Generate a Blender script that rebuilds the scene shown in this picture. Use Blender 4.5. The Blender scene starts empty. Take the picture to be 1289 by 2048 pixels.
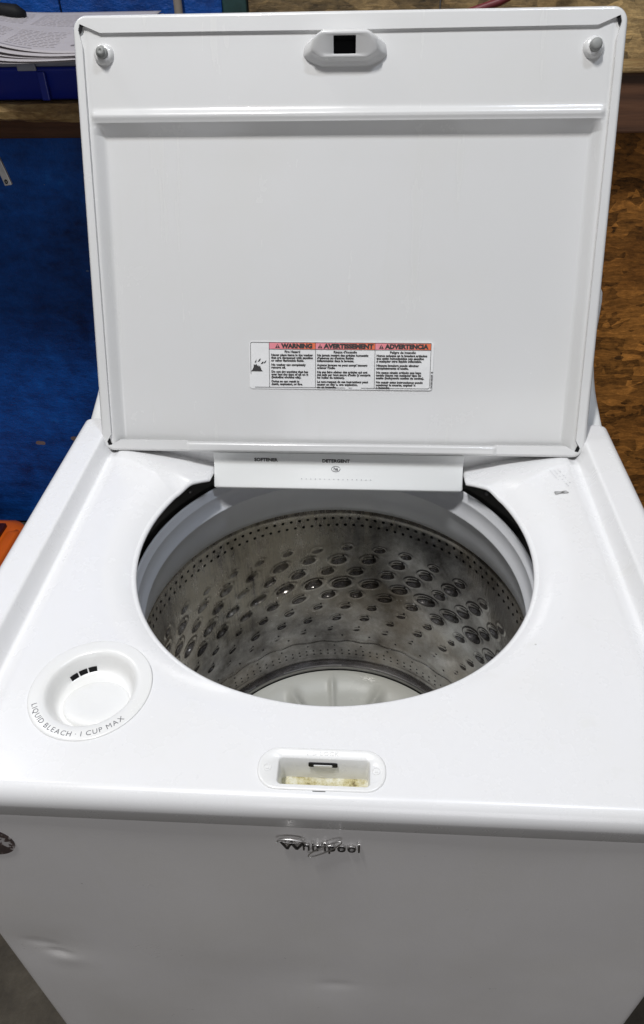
import bpy, math, random
import numpy as np
from mathutils import Matrix, Vector
from mathutils.geometry import tessellate_polygon
random.seed(7); rng = np.random.default_rng(7)
SC = bpy.context.scene
COL = SC.collection

# ------------------------------------------------------------------ camera
CAM = (0.0294, -0.2796, 0.5042)
YAW, PITCH, ROLL, FPX = -0.0704, 0.6776, -0.0238, 1429.8
def cam_axes():
    f = Vector((math.sin(YAW)*math.cos(PITCH), math.cos(YAW)*math.cos(PITCH), -math.sin(PITCH)))
    r = Vector((math.cos(YAW), -math.sin(YAW), 0)); u = r.cross(f)
    c, s = math.cos(ROLL), math.sin(ROLL)
    return c*r+s*u, -s*r+c*u, f
r_, u_, f_ = cam_axes()
cd = bpy.data.cameras.new('camera'); cam = bpy.data.objects.new('camera', cd); COL.objects.link(cam)
cam.matrix_world = Matrix(((r_.x, u_.x, -f_.x, CAM[0]), (r_.y, u_.y, -f_.y, CAM[1]), (r_.z, u_.z, -f_.z, CAM[2]), (0, 0, 0, 1)))
cd.sensor_fit = 'VERTICAL'; cd.sensor_height = 24.0; cd.sensor_width = 24.0
cd.lens = FPX/2048*24.0; cd.clip_start = 0.02; cd.clip_end = 60
SC.camera = cam

# ------------------------------------------------------------------ world, lamps, exposure
w = bpy.data.worlds.new('World'); SC.world = w; w.use_nodes = True
bgn = w.node_tree.nodes['Background']; bgn.inputs[0].default_value = (0.98, 0.96, 1.0, 1); bgn.inputs[1].default_value = 0.075
def area(name, loc, target, sx, sy, power, col):
    l = bpy.data.lights.new(name, 'AREA'); l.shape = 'RECTANGLE'; l.size = sx; l.size_y = sy
    l.energy = power; l.color = col
    o = bpy.data.objects.new(name, l); COL.objects.link(o); o.location = loc
    o.rotation_euler = (Vector(target)-Vector(loc)).to_track_quat('-Z', 'Y').to_euler()
    return o
area('ceiling_lamp_near', (-0.46, -0.20, 2.55), (-0.40, 0.05, 0), 0.12, 0.40, 53, (1.0, 0.99, 0.98))
area('ceiling_lamp_far', (0.80, 0.05, 2.55), (0.65, 0.10, 0), 0.12, 0.40, 17, (0.80, 0.88, 1.0))
area('front_fill_light', (0.6, -4.2, 0.7), (0.0, 0.3, 0.0), 2.4, 2.0, 35, (0.97, 0.97, 1.0))  # added front fill far behind the camera, not a known source
area('ceiling_lamp_back', (-1.45, 1.10, 2.15), (-1.35, 1.0, 0), 0.14, 0.9, 9, (0.97, 0.98, 1.0))
SC.view_settings.view_transform = 'Standard'; SC.view_settings.look = 'None'
SC.view_settings.exposure = 0.0; SC.view_settings.gamma = 1.0

# ------------------------------------------------------------------ material helpers
class NT:
    def __init__(s, name):
        s.m = bpy.data.materials.new(name); s.m.use_nodes = True
        s.t = s.m.node_tree; s.n = s.t.nodes; s.b = s.n['Principled BSDF']
        s.tc = s.n.new('ShaderNodeTexCoord')
    def link(s, a, b): s.t.links.new(a, b)
    def mapping(s, scale=(1, 1, 1), rot=(0, 0, 0), src='Object'):
        mp = s.n.new('ShaderNodeMapping'); mp.inputs['Scale'].default_value = scale; mp.inputs['Rotation'].default_value = rot
        s.link(s.tc.outputs[src], mp.inputs[0]); return mp.outputs[0]
    def noise(s, scale, detail=4, rough=.55, vec=None, dist=0):
        t = s.n.new('ShaderNodeTexNoise'); t.inputs['Scale'].default_value = scale
        t.inputs['Detail'].default_value = detail; t.inputs['Roughness'].default_value = rough; t.inputs['Distortion'].default_value = dist
        s.link(vec if vec is not None else s.tc.outputs['Object'], t.inputs['Vector']); return t.outputs['Fac']
    def voronoi(s, scale, vec=None, feature='F1', out='Distance', rnd=1):
        t = s.n.new('ShaderNodeTexVoronoi'); t.feature = feature; t.inputs['Scale'].default_value = scale; t.inputs['Randomness'].default_value = rnd
        s.link(vec if vec is not None else s.tc.outputs['Object'], t.inputs['Vector']); return t.outputs[out]
    def ramp(s, fac, stops, interp='LINEAR'):
        r = s.n.new('ShaderNodeValToRGB'); cr = r.color_ramp; cr.interpolation = interp
        while len(cr.elements) > 1: cr.elements.remove(cr.elements[-1])
        for i, (p, c) in enumerate(stops):
            e = cr.elements[0] if i == 0 else cr.elements.new(p)
            e.position = p
            if not hasattr(c, '__len__'): c = (c, c, c)
            e.color = (*c, 1)
        s.link(fac, r.inputs[0]); return r.outputs[0]
    def mix(s, fac, a, b, mode='MIX'):
        m = s.n.new('ShaderNodeMix'); m.data_type = 'RGBA'; m.blend_type = mode
        for k, v in ((0, fac), (6, a), (7, b)):
            if isinstance(v, (float, int)): m.inputs[k].default_value = v
            elif isinstance(v, tuple): m.inputs[k].default_value = (*v, 1)
            else: s.link(v, m.inputs[k])
        return m.outputs[2]
    def math(s, op, a, b=0.0, clamp=False):
        m = s.n.new('ShaderNodeMath'); m.operation = op; m.use_clamp = clamp
        for k, v in ((0, a), (1, b)):
            if isinstance(v, (float, int)): m.inputs[k].default_value = v
            else: s.link(v, m.inputs[k])
        return m.outputs[0]
    def bump(s, h, strength=.3, dist=.001):
        b = s.n.new('ShaderNodeBump'); b.inputs['Strength'].default_value = strength; b.inputs['Distance'].default_value = dist
        s.link(h, b.inputs['Height']); s.link(b.outputs[0], s.b.inputs['Normal'])
    def set(s, **k):
        nm = {'col': 'Base Color', 'rough': 'Roughness', 'metal': 'Metallic', 'coat': 'Coat Weight', 'coatr': 'Coat Roughness', 'spec': 'Specular IOR Level'}
        for a, v in k.items():
            i = s.b.inputs[nm[a]]
            if isinstance(v, tuple): i.default_value = (*v, 1)
            elif isinstance(v, (float, int)): i.default_value = v
            else: s.link(v, i)
        return s.m
def simple(name, col, rough=.5, metal=0, var=.08, nscale=30, spec=.5):
    t = NT(name); n = t.noise(nscale, 5)
    c = t.ramp(n, [(.25, tuple(x*(1-var) for x in col)), (.75, tuple(min(1, x*(1+var)) for x in col))])
    return t.set(col=c, rough=rough, metal=metal, spec=spec)

def enamel(name, col, rough=.22, peel=.05, dirt=.05, coat=.3, specks=True):
    t = NT(name)
    drip = t.ramp(t.noise(1, 5, .6, t.mapping((38, 38, 3.5))), [(.60, 0.), (.74, 1.)])
    scr = t.ramp(t.noise(1, 2, .5, t.mapping((7, 260, 260), (.4, .2, .7))), [(.66, 0.), (.72, 1.)])
    n = t.noise(6, 6, .6)
    dirty = tuple(c*f for c, f in zip(col, (.93, .92, .86)))
    c = t.mix(t.math('MULTIPLY', t.ramp(n, [(.45, 0.0), (.8, 1.0)]), dirt*6, True), col, dirty)
    if specks:                                             # small grime specks and chips of their own shape
        v = t.voronoi(26, out='Distance')
        sz = t.noise(9, 2)
        sp = t.math('LESS_THAN', v, t.math('MULTIPLY', t.math('SUBTRACT', sz, .56), .28))
        c = t.mix(t.math('MULTIPLY', sp, .55), c, (.28, .26, .22))
    c = t.mix(t.math('MULTIPLY', drip, .35), c, tuple(a*b for a, b in zip(col, (.92, .92, .88))))
    rr = t.math('ADD', t.ramp(t.noise(14, 5, .65), [(.3, rough*.8), (.75, rough*1.35)]), t.math('MULTIPLY', drip, .12))
    t.bump(t.noise(420, 2), peel, .0006)
    return t.set(col=c, rough=rr, coat=coat, coatr=.08)
M = {}
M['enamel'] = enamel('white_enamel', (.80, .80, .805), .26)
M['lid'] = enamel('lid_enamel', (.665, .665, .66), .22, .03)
M['cabinet'] = enamel('cabinet_enamel', (.79, .775, .77), .33, .22, .07, .15)
M['plastic'] = enamel('white_plastic', (.79, .80, .79), .30, .02, .03, .1, False)
M['plasticgrey'] = enamel('balance_ring_plastic', (.70, .715, .75), .33, .03, .10, .1, False)
M['creamplastic'] = enamel('wash_plate_plastic', (.52, .52, .475), .30, .02, .10, .2, False)
M['dark'] = simple('black_plastic', (.008, .008, .009), .6, spec=.15)
M['void'] = simple('dark_tub_plastic', (.022, .022, .025), .55)
M['tubgrey'] = simple('outer_tub_grey', (.10, .098, .09), .5, var=.5, nscale=14)
M['bump'] = simple('grey_rubber', (.24, .245, .235), .55, var=.15)
M['ink'] = simple('black_ink', (.035, .033, .033), .5)
M['greyink'] = simple('grey_ink', (.13, .13, .14), .5)
M['faint'] = simple('faded_ink', (.48, .48, .50), .5, var=.3, nscale=600)
M['chrome'] = simple('satin_chrome', (.78, .77, .76), .34, 1.0, var=.05)
M['emblem'] = simple('painted_letter_reflection', (.030, .028, .028), .35)  # near-black paints the chrome letters' dark reflection onto their faces
M['bleachplate'] = enamel('dispenser_plastic', (.80, .80, .79), .28, .01, .06, .2, False)

def label_mat():
    t = NT('label_film')
    c = t.ramp(t.noise(40, 5), [(.3, (.73, .73, .73)), (.7, (.79, .79, .785))])
    return t.set(col=c, rough=.35, spec=.5)
M['label'] = label_mat()
def header_mat():
    t = NT('faded_header_ink')
    a = t.n.new('ShaderNodeAttribute'); a.attribute_name = 'fade'
    n = t.noise(120, 5, .7)
    f = t.math('ADD', a.outputs['Fac'], t.math('MULTIPLY', t.math('SUBTRACT', n, .5), .5), True)
    c = t.mix(f, (.76, .27, .33), (.74, .16, .06))
    return t.set(col=c, rough=.4)
M['header'] = header_mat()

def steel_mat():
    t = NT('stained_steel_painted_reflections')
    at = t.n.new('ShaderNodeAttribute'); at.attribute_name = 'lime'
    streak = t.noise(1, 8, .72, t.mapping((95, 95, 6)))
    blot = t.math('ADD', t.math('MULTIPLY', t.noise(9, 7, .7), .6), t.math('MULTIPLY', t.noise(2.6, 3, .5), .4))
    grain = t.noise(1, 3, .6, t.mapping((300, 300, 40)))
    base = t.ramp(blot, [(.38, (.085, .078, .076)), (.47, (.27, .26, .26)), (.56, (.52, .52, .53)), (.67, (.86, .87, .89))])  # blotches paint dark and bright reflections into the steel's base colour
    base = t.mix(t.math('MULTIPLY', t.ramp(t.noise(5, 4), [(.45, 0.), (.65, 1.)]), .45), base, (.36, .29, .21))
    lime = t.math('MULTIPLY', at.outputs['Fac'], t.ramp(t.math('ADD', t.math('MULTIPLY', streak, .6), t.math('MULTIPLY', t.noise(34, 6, .8), .4)), [(.40, 0.), (.58, 1.)]), True)
    col = t.mix(t.math('MULTIPLY', lime, .9), base, (.58, .53, .43))
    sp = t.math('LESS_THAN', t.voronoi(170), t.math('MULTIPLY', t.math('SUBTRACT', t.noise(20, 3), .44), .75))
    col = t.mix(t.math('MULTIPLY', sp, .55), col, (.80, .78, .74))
    metal = t.math('SUBTRACT', .92, t.math('ADD', t.math('MULTIPLY', lime, .65), t.math('MULTIPLY', sp, .25)), True)
    rough = t.math('ADD', t.ramp(blot, [(.35, .26), (.65, .12)]), t.math('MULTIPLY', lime, .2))
    t.bump(t.math('ADD', t.math('MULTIPLY', grain, .35), t.noise(26, 4, .6)), .30, .0016)
    return t.set(col=col, rough=rough, metal=metal)
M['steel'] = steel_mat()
M['steelplain'] = simple('bare_steel_band', (.42, .41, .40), .35, 1.0, var=.3, nscale=12)

def osb_mat(name, tint, dark=1.0):
    t = NT(name)
    o = None
    wv = t.mapping((1, 1, 1)); nd = t.n.new('ShaderNodeTexNoise'); nd.inputs['Scale'].default_value = 5; t.link(wv, nd.inputs['Vector'])
    vm = t.n.new('ShaderNodeVectorMath'); vm.operation = 'MULTIPLY_ADD'; t.link(nd.outputs['Color'], vm.inputs[0]); vm.inputs[1].default_value = (.035, .035, .035); t.link(wv, vm.inputs[2])
    def strands(sc, rot):
        mp = t.n.new('ShaderNodeMapping'); mp.inputs['Rotation'].default_value = (0, rot, 0); mp.inputs['Scale'].default_value = sc
        t.link(vm.outputs[0], mp.inputs[0]); return mp.outputs[0]
    va, vb = strands((20, 1, 62), .30), strands((24, 1, 50), -.45)
    ca = t.voronoi(1, va, out='Color'); cb = t.voronoi(1, vb, out='Color')
    sa = t.n.new('ShaderNodeSeparateColor'); t.link(ca, sa.inputs[0]); sb = t.n.new('ShaderNodeSeparateColor'); t.link(cb, sb.inputs[0])
    pick = t.math('GREATER_THAN', t.noise(11, 3), .5)
    v = t.mix(pick, sa.outputs[0], sb.outputs[1])
    fibre = t.noise(1, 5, .7, strands((26, 1, 170), .12))
    v = t.math('ADD', t.math('ADD', t.math('MULTIPLY', v, .21), t.math('MULTIPLY', fibre, .37)), t.math('MULTIPLY', t.noise(1, 6, .78, strands((60, 1, 110), .2)), .40))
    c = t.ramp(v, [(.33, tuple(x*.14 for x in tint)), (.45, tuple(x*.65 for x in tint)), (.54, tint), (.68, tuple(min(1, x*2.0) for x in tint))])
    blot = t.ramp(t.noise(3.2, 5, .6), [(.34, (.30, .24, .20)), (.60, (1.1, 1.05, 1))])
    c = t.mix(.85, c, blot, 'MULTIPLY')
    holes = t.math('LESS_THAN', t.voronoi(9, strands((1, 1, 2.2), .3)), t.math('MULTIPLY', t.math('SUBTRACT', t.noise(6), .47), .9))
    c = t.mix(t.math('MULTIPLY', holes, .7), c, (.012, .009, .006))
    t.bump(v, .9, .004)
    return t, c
t, c = osb_mat('osb_board', (.38, .165, .036))
st = t.noise(1, 4, .6, t.mapping((11, 1, 1.6), (0, .35, 0)))
c = t.mix(t.math('MULTIPLY', t.ramp(st, [(.60, 0.), (.68, 1.)]), .55), c, (.11, .018, .012))
M['osb'] = t.set(col=c, rough=.6, spec=.2)
t, c = osb_mat('osb_board_lighter', (.33, .235, .105))
M['osblight'] = t.set(col=c, rough=.6)
def blue_mat():
    t = NT('blue_painted_board')
    lump = t.math('ADD', t.math('MULTIPLY', t.noise(1, 8, .72, t.mapping((16, 1, 30))), .55), t.math('MULTIPLY', t.noise(7, 6, .65), .45))
    c = t.ramp(lump, [(.34, (.002, .020, .12)), (.45, (.003, .060, .29)), (.56, (.004, .095, .44)), (.68, (.012, .17, .62))])
    big = t.ramp(t.noise(2.6, 4), [(.32, (.45, .45, .5)), (.65, (1.1, 1.1, 1.1))])
    c = t.mix(.9, c, big, 'MULTIPLY')
    chip = t.math('LESS_THAN', t.voronoi(1, t.mapping((9, 1, 17), (0, .2, 0))), t.math('MULTIPLY', t.math('SUBTRACT', t.noise(9, 3), .50), 1.1))
    c = t.mix(t.math('MULTIPLY', chip, .8), c, (.25, .17, .11))
    dot = t.math('LESS_THAN', t.voronoi(24, t.mapping((1, 1, 1.6))), t.math('MULTIPLY', t.math('SUBTRACT', t.noise(15, 3), .52), .60))
    c = t.mix(t.math('MULTIPLY', dot, .6), c, (.20, .27, .38))
    t.bump(lump, 1.0, .010)
    return t.set(col=c, rough=.45, spec=.3)
M['blue'] = blue_mat()
def floor_mat():
    t = NT('stained_concrete')
    c = t.ramp(t.noise(14, 8, .7), [(.3, (.035, .028, .018)), (.55, (.07, .058, .04)), (.75, (.11, .095, .07))])
    fl = t.math('LESS_THAN', t.voronoi(28, t.mapping((1, 2.2, 1))), t.math('MULTIPLY', t.math('SUBTRACT', t.noise(11, 3), .52), .6))
    c = t.mix(t.math('MULTIPLY', fl, .6), c, (.24, .14, .11))
    t.bump(t.noise(60, 6), .5, .003)
    return t.set(col=c, rough=.7)
M['floor'] = floor_mat()
def grime_mat():
    t = NT('yellow_residue')
    n = t.noise(240, 7, .8)
    c = t.ramp(t.math('ADD', t.math('MULTIPLY', n, .6), t.math('MULTIPLY', t.noise(90, 4), .4)), [(.34, (.16, .12, .04)), (.43, (.50, .44, .22)), (.53, (.70, .67, .50)), (.62, (.78, .78, .72))])
    t.bump(n, 1, .0015)
    return t.set(col=c, rough=.4)
M['grime'] = grime_mat()
M['wood'] = None
def wood_mat():
    t = NT('rough_lumber')
    g = t.noise(1, 7, .65, t.mapping((3, 40, 60)))
    c = t.ramp(g, [(.3, (.045, .018, .008)), (.6, (.12, .050, .022)), (.8, (.20, .10, .05))])
    t.bump(g, .5, .002)
    return t.set(col=c, rough=.65)
M['wood'] = wood_mat()
def plankm():
    t = NT('worn_shelf_board')
    g = t.noise(1, 8, .75, t.mapping((14, 30, 40)))
    c = t.ramp(g, [(.3, (.07, .035, .015)), (.5, (.26, .16, .06)), (.7, (.50, .36, .16))])
    t.bump(g, .8, .004)
    return t.set(col=c, rough=.7)
M['plank'] = plankm()
M['paper'] = simple('newsprint', (.38, .355, .365), .7, var=.06, nscale=12)
M['newsink'] = simple('newsprint_ink', (.22, .20, .21), .8)
M['newsink2'] = simple('newsprint_ink_soft', (.47, .43, .43), .8)
M['bluebox'] = simple('blue_plastic', (.008, .022, .26), .35)
M['greyclip'] = simple('grey_plastic', (.30, .32, .38), .45)
M['orange'] = simple('orange_plastic', (.85, .15, .012), .36, var=.12, nscale=10)
M['orangedark'] = simple('dark_red_rubber', (.05, .006, .006), .5)
M['red'] = simple('red_cable', (.16, .022, .028), .45)
M['galv'] = simple('galvanised_steel', (.42, .41, .40), .45, .7, var=.25, nscale=40)
M['pipe'] = simple('weathered_conduit', (.22, .19, .16), .6, var=.3, nscale=20)
M['green'] = simple('dark_green_paint', (.012, .042, .040), .5, var=.5)
M['palegreyboard'] = simple('grey_washed_board', (.30, .27, .22), .7, var=.25, nscale=9)
M['sticker'] = None
def sticker_mat():
    t = NT('worn_sticker_print')
    c = t.ramp(t.noise(110, 6, .7), [(.46, (.05, .035, .036)), (.52, (.10, .07, .065)), (.56, (.5, .48, .48))])
    return t.set(col=c, rough=.3)
M['sticker'] = sticker_mat()

# ------------------------------------------------------------------ mesh helpers
def new_obj(name, V, F, mats, parent=None, smooth=True, mi=None, loc=None):
    me = bpy.data.meshes.new(name)
    me.from_pydata([tuple(v) for v in V], [], [tuple(int(i) for i in f) for f in F])
    if not isinstance(mats, (list, tuple)): mats = [mats]
    for m in mats: me.materials.append(m)
    if mi is not None: me.polygons.foreach_set('material_index', mi)
    me.polygons.foreach_set('use_smooth', [smooth]*len(me.polygons))
    me.update()
    o = bpy.data.objects.new(name, me); COL.objects.link(o)
    if parent: o.parent = parent
    if loc: o.location = loc
    return o
def grid_obj(name, P, mats, parent=None, wrap=False, keep=None, flip=False, smooth=True):
    """P: array (a,b,3); faces between neighbours, wrap closes the second axis."""
    a, b = P.shape[:2]
    V = P.reshape(-1, 3).astype(np.float32)
    i = np.arange(a-1)[:, None]; j = np.arange(b if wrap else b-1)[None, :]
    j2 = (j+1) % b
    q = np.stack([i*b+j, i*b+j2, (i+1)*b+j2, (i+1)*b+j], -1).reshape(-1, 4)
    if keep is not None: q = q[keep.reshape(-1)]
    if flip: q = q[:, ::-1]
    me = bpy.data.meshes.new(name)
    me.vertices.add(len(V)); me.vertices.foreach_set('co', V.reshape(-1))
    me.loops.add(len(q)*4); me.loops.foreach_set('vertex_index', q.reshape(-1).astype(np.int32))
    me.polygons.add(len(q)); me.polygons.foreach_set('loop_start', np.arange(0, len(q)*4, 4, dtype=np.int32))
    me.polygons.foreach_set('use_smooth', np.full(len(q), smooth))
    if not isinstance(mats, (list, tuple)): mats = [mats]
    for m in mats: me.materials.append(m)
    me.update(calc_edges=True); me.validate()
    o = bpy.data.objects.new(name, me); COL.objects.link(o)
    if parent: o.parent = parent
    return o
def rrect(w, h, r, cx=0, cy=0, n=8):
    r = min(r, w/2-1e-5, h/2-1e-5); out = []
    for k, (sx, sy) in enumerate(((1, 1), (-1, 1), (-1, -1), (1, -1))):
        for i in range(n+1):
            a = math.pi/2*(k+i/n)
            out.append((cx+sx*(w/2-r)+r*math.cos(a), cy+sy*(h/2-r)+r*math.sin(a)))
    return out
def loft(loops, cap0=False, cap1=False):
    n = len(loops[0]); V = [p for l in loops for p in l]; F = []
    for k in range(len(loops)-1):
        for i in range(n):
            F.append((k*n+i, k*n+(i+1) % n, (k+1)*n+(i+1) % n, (k+1)*n+i))
    if cap0: F.append(tuple(range(n))[::-1])
    if cap1: F.append(tuple((len(loops)-1)*n+i for i in range(n)))
    return V, F
def lathe(profile, n=128, cx=0, cy=0, axis='z'):
    P = np.zeros((len(profile), n, 3)); th = np.linspace(0, 2*np.pi, n, endpoint=False)
    for k, (R, z) in enumerate(profile):
        P[k, :, 0] = cx+R*np.cos(th); P[k, :, 1] = cy+R*np.sin(th); P[k, :, 2] = z
    return P
def boxes(lst):
    """lst of (x0,x1,y0,y1,z0,z1)"""
    V, F = [], []
    for x0, x1, y0, y1, z0, z1 in lst:
        b = len(V)
        V += [(x0, y0, z0), (x1, y0, z0), (x1, y1, z0), (x0, y1, z0), (x0, y0, z1), (x1, y0, z1), (x1, y1, z1), (x0, y1, z1)]
        F += [tuple(b+i for i in f) for f in ((0, 3, 2, 1), (4, 5, 6, 7), (0, 1, 5, 4), (1, 2, 6, 5), (2, 3, 7, 6), (3, 0, 4, 7))]
    return V, F
def bevel(o, wd, seg=3):
    m = o.modifiers.new('bevel', 'BEVEL'); m.width = wd; m.segments = seg; m.limit_method = 'ANGLE'; return o
def tube(path, r, n=10, closed=False):
    pts = [Vector(p) for p in path]; L = []; N = len(pts)
    up = Vector((0, 0, 1))
    for i, p in enumerate(pts):
        a = pts[(i-1) % N] if (closed or i > 0) else p; b = pts[(i+1) % N] if (closed or i < N-1) else p
        t_ = (b-a).normalized(); s = t_.cross(up)
        if s.length < .1: s = t_.cross(Vector((0, 1, 0)))
        s.normalize(); v = s.cross(t_)
        rr = r[i] if hasattr(r, '__len__') else r
        L.append([p+rr*(math.cos(2*math.pi*k/n)*s+math.sin(2*math.pi*k/n)*v) for k in range(n)])
    V, F = loft(L, not closed, not closed)
    if closed:
        base = (N-1)*n
        for k in range(n): F.append((base+k, base+(k+1) % n, (k+1) % n, k))
    return V, F
def join(parts):
    V, F = [], []
    for v, f in parts:
        b = len(V); V += list(v); F += [tuple(b+i for i in g) for g in f]
    return V, F
_fc = {}
def text_geo(s, size, extrude=0.0001, sx=1.0, bold=0.0, spacing=1.0, align='LEFT'):
    """returns verts (x right, y up, z toward reader), faces"""
    cu = bpy.data.curves.new('t', 'FONT'); cu.body = s; cu.size = size; cu.extrude = extrude; cu.offset = bold
    cu.space_character = spacing; cu.align_x = align; cu.resolution_u = 3
    o = bpy.data.objects.new('t', cu); me = bpy.data.meshes.new_from_object(o)
    V = [(v.co.x*sx, v.co.y, v.co.z) for v in me.vertices]; F = [tuple(p.vertices) for p in me.polygons]
    bpy.data.objects.remove(o); bpy.data.curves.remove(cu); bpy.data.meshes.remove(me)
    return V, F
def xf(geo, fn): return [fn(*v) for v in geo[0]], geo[1]
def tag(o, label=None, cat=None, kind=None, group=None):
    if label: o['label'] = label
    if cat: o['category'] = cat
    if kind: o['kind'] = kind
    if group: o['group'] = group
    return o
def empty(name, loc=(0, 0, 0)):
    o = bpy.data.objects.new(name, None); COL.objects.link(o); o.location = loc; o.empty_display_size = .05; return o
def sstep(a, b, x):
    t_ = np.clip((x-a)/(b-a), 0, 1); return t_*t_*(3-2*t_)

# ------------------------------------------------------------------ structure: floor and walls
FZ = -0.93; WY = 1.41
fl = new_obj('floor', [(-6, -5, FZ), (6, -5, FZ), (6, WY+.3, FZ), (-6, WY+.3, FZ)], [(0, 1, 2, 3)], M['floor'], smooth=False); tag(fl, kind='structure')
bw = empty('blue_wall', (-1.2, WY, FZ)); tag(bw, 'blue painted rough board wall with chipped paint left of the open lid', 'wall')
def lbox(name, b, mat, parent, bev=0):
    lo = parent.location
    V, F = boxes([(b[0]-lo.x, b[1]-lo.x, b[2]-lo.y, b[3]-lo.y, b[4]-lo.z, b[5]-lo.z)])
    o = new_obj(name, V, F, mat, parent, smooth=False)
    if bev: bevel(o, bev, 2)
    return o
XB = -0.262
lbox('painted_board', (-3.2, -.585, WY, WY+.02, FZ+.01, 1.6), M['blue'], bw, .002)
lbox('painted_board', (-.582, XB, WY+.001, WY+.02, FZ+.01, 1.6), M['blue'], bw, .002)
ow = empty('chipboard_wall', (.9, WY, FZ)); tag(ow, 'brown strand board wall behind the right side of the washer', 'wall')
lbox('board', (XB+.052, 3.2, WY, WY+.02, FZ+.01, .262), M['osb'], ow, .002)
lbox('board', (XB+.052, .16, WY+.001, WY+.02, .266, 1.6), M['osblight'], ow, .002)
lbox('board', (.163, 3.2, WY, WY+.02, .266, 1.6), M['osblight'], ow, .002)
g = new_obj('edge_trim', *boxes([(XB+.003, XB+.050, WY-.012, WY+.02, FZ+.01, 1.6)]), M['green'], smooth=False)
tag(g, 'dark green vertical trim strip where the blue wall meets bare board', 'trim'); bevel(g, .003)
# conduit on the blue wall
cpth = [(-.345, WY-.014, z) for z in np.linspace(.24, 1.5, 14)]
cp = new_obj('conduit_pipe', *tube(cpth, .0085, 12), M['pipe']); tag(cp, 'thin grey brown vertical pipe on the blue wall above the lid', 'pipe')
# beam on the right
bm = empty('wall_beam', (.9, WY, .13)); tag(bm, 'dark brown timber rail across the board wall right of the lid', 'beam')
lbox('rail', (.22, 3.0, WY-.090, WY-.001, .190, .294), M['wood'], bm, .004)
lbox('ledge', (.22, 3.0, WY-.105, WY-.001, .2945, .306), M['plank'], bm, .003)

# ------------------------------------------------------------------ shelf and the things on it, left
SY0 = 1.09
sh = empty('wall_shelf', (-1.3, WY, .23)); tag(sh, 'rough wooden shelf with a worn splintered edge left of the lid', 'shelf')
nx, ny = 160, 10
xs = np.linspace(-2.2, -.40, nx); prof = [(WY-.002, 0), (SY0+.10, 0), (SY0+.02, 0), (SY0+.004, -.003), (SY0, -.012), (SY0+.002, -.025), (SY0+.008, -.030), (WY-.002, -.030)]
P = np.zeros((len(prof), nx, 3))
for k, (y, z) in enumerate(prof):
    jag = rng.normal(0, 1, nx); jag = np.convolve(jag, np.ones(4)/4, 'same')
    e = 1.0 if 1 <= k <= 6 else 0
    P[k, :, 0] = xs+1.3; P[k, :, 1] = y-WY+jag*.004*e*(1 if k > 1 else .0); P[k, :, 2] = .290+z-.23+jag*.0020*e*(1 if k > 2 else .5)
grid_obj('board', P, M['plank'], sh, smooth=False)
lbox('batten', (-2.2, -.40, WY-.04, WY-.003, .18, .2595), M['wood'], sh, .003)
# organiser
og = empty('organiser_box', (-.66, 1.18, .292)); tag(og, 'blue plastic organiser case with grey clips lying on the shelf', 'organiser case')
V, F = loft([[(x, y, z) for x, y in rrect(w_, d_, .012)] for w_, d_, z in ((.50, .14, 0), (.52, .155, .004), (.54, .170, .040), (.545, .175, .044), (.545, .175, .050))], True, True)
new_obj('case', V, F, M['bluebox'], og)
V, F = loft([[(x, y, z) for x, y in rrect(w_, d_, .012)] for w_, d_, z in ((.53, .165, .0505), (.55, .180, .053), (.55, .180, .060), (.53, .16, .064))], True, True)
new_obj('lid', V, F, M['greyclip'], og)
for x in (-.155, -.118, -.082, .10):
    o = new_obj('clip', *boxes([(x, x+.032, -.096, -.0905, .046, .058)]), M['greyclip'], og, smooth=False); bevel(o, .0015)
for x in (-.045, -.19, .13):
    o = new_obj('rib', *boxes([(x, x+.014, -.093, -.085, .002, .045)]), M['bluebox'], og, smooth=False); bevel(o, .002)
bt = empty('board_scrap', (-.72, 1.18, .3565)); tag(bt, 'thin wooden board lying between the organiser case and the newspaper', 'board')
o = new_obj('panel', *boxes([(-.22, .27, -.085, .10, .0005, .012)]), M['plank'], bt, smooth=False); bevel(o, .002)
# newspaper: folded sheaf with draped edge
nwp = empty('newspaper', (-.60, 1.17, .371)); tag(nwp, 'folded open newspaper draped over the organiser case on the shelf', 'newspaper')
def paper_sheet(off, x0, x1, y0, y1, seed, th=.0016):
    U = np.linspace(0, 1, 40); Wv = np.linspace(0, 1, 22)
    u, v = np.meshgrid(U, Wv, indexing='ij')
    x = x0+(x1-x0)*u; yb = y1-.11*(1-sstep(.0, .48, u)); y0_ = y0+.075*(1-sstep(.0, .62, u)); y = y0_+(yb-y0_)*v+(.018*np.sin(u*5+seed))*(1-v)
    z = off+.020*np.exp(-((u-.18)/.20)**2)*(1-.5*v)-.016*sstep(.25, 1.0, u)*(1-v)**1.3+.006*np.sin(u*7+seed)*(1-v)+.018*v
    top = np.stack([x, y, z], -1)
    return top
for k in range(5):
    top = paper_sheet(.012-.0042*k, -.22-.012*k, .235+.004*k, -.105-.006*(k % 2)-.003*k, .17, .3*k)
    o = grid_obj('page', top, M['paper'], nwp); m = o.modifiers.new('s', 'SOLIDIFY'); m.thickness = .0006; m.offset = 0
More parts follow.
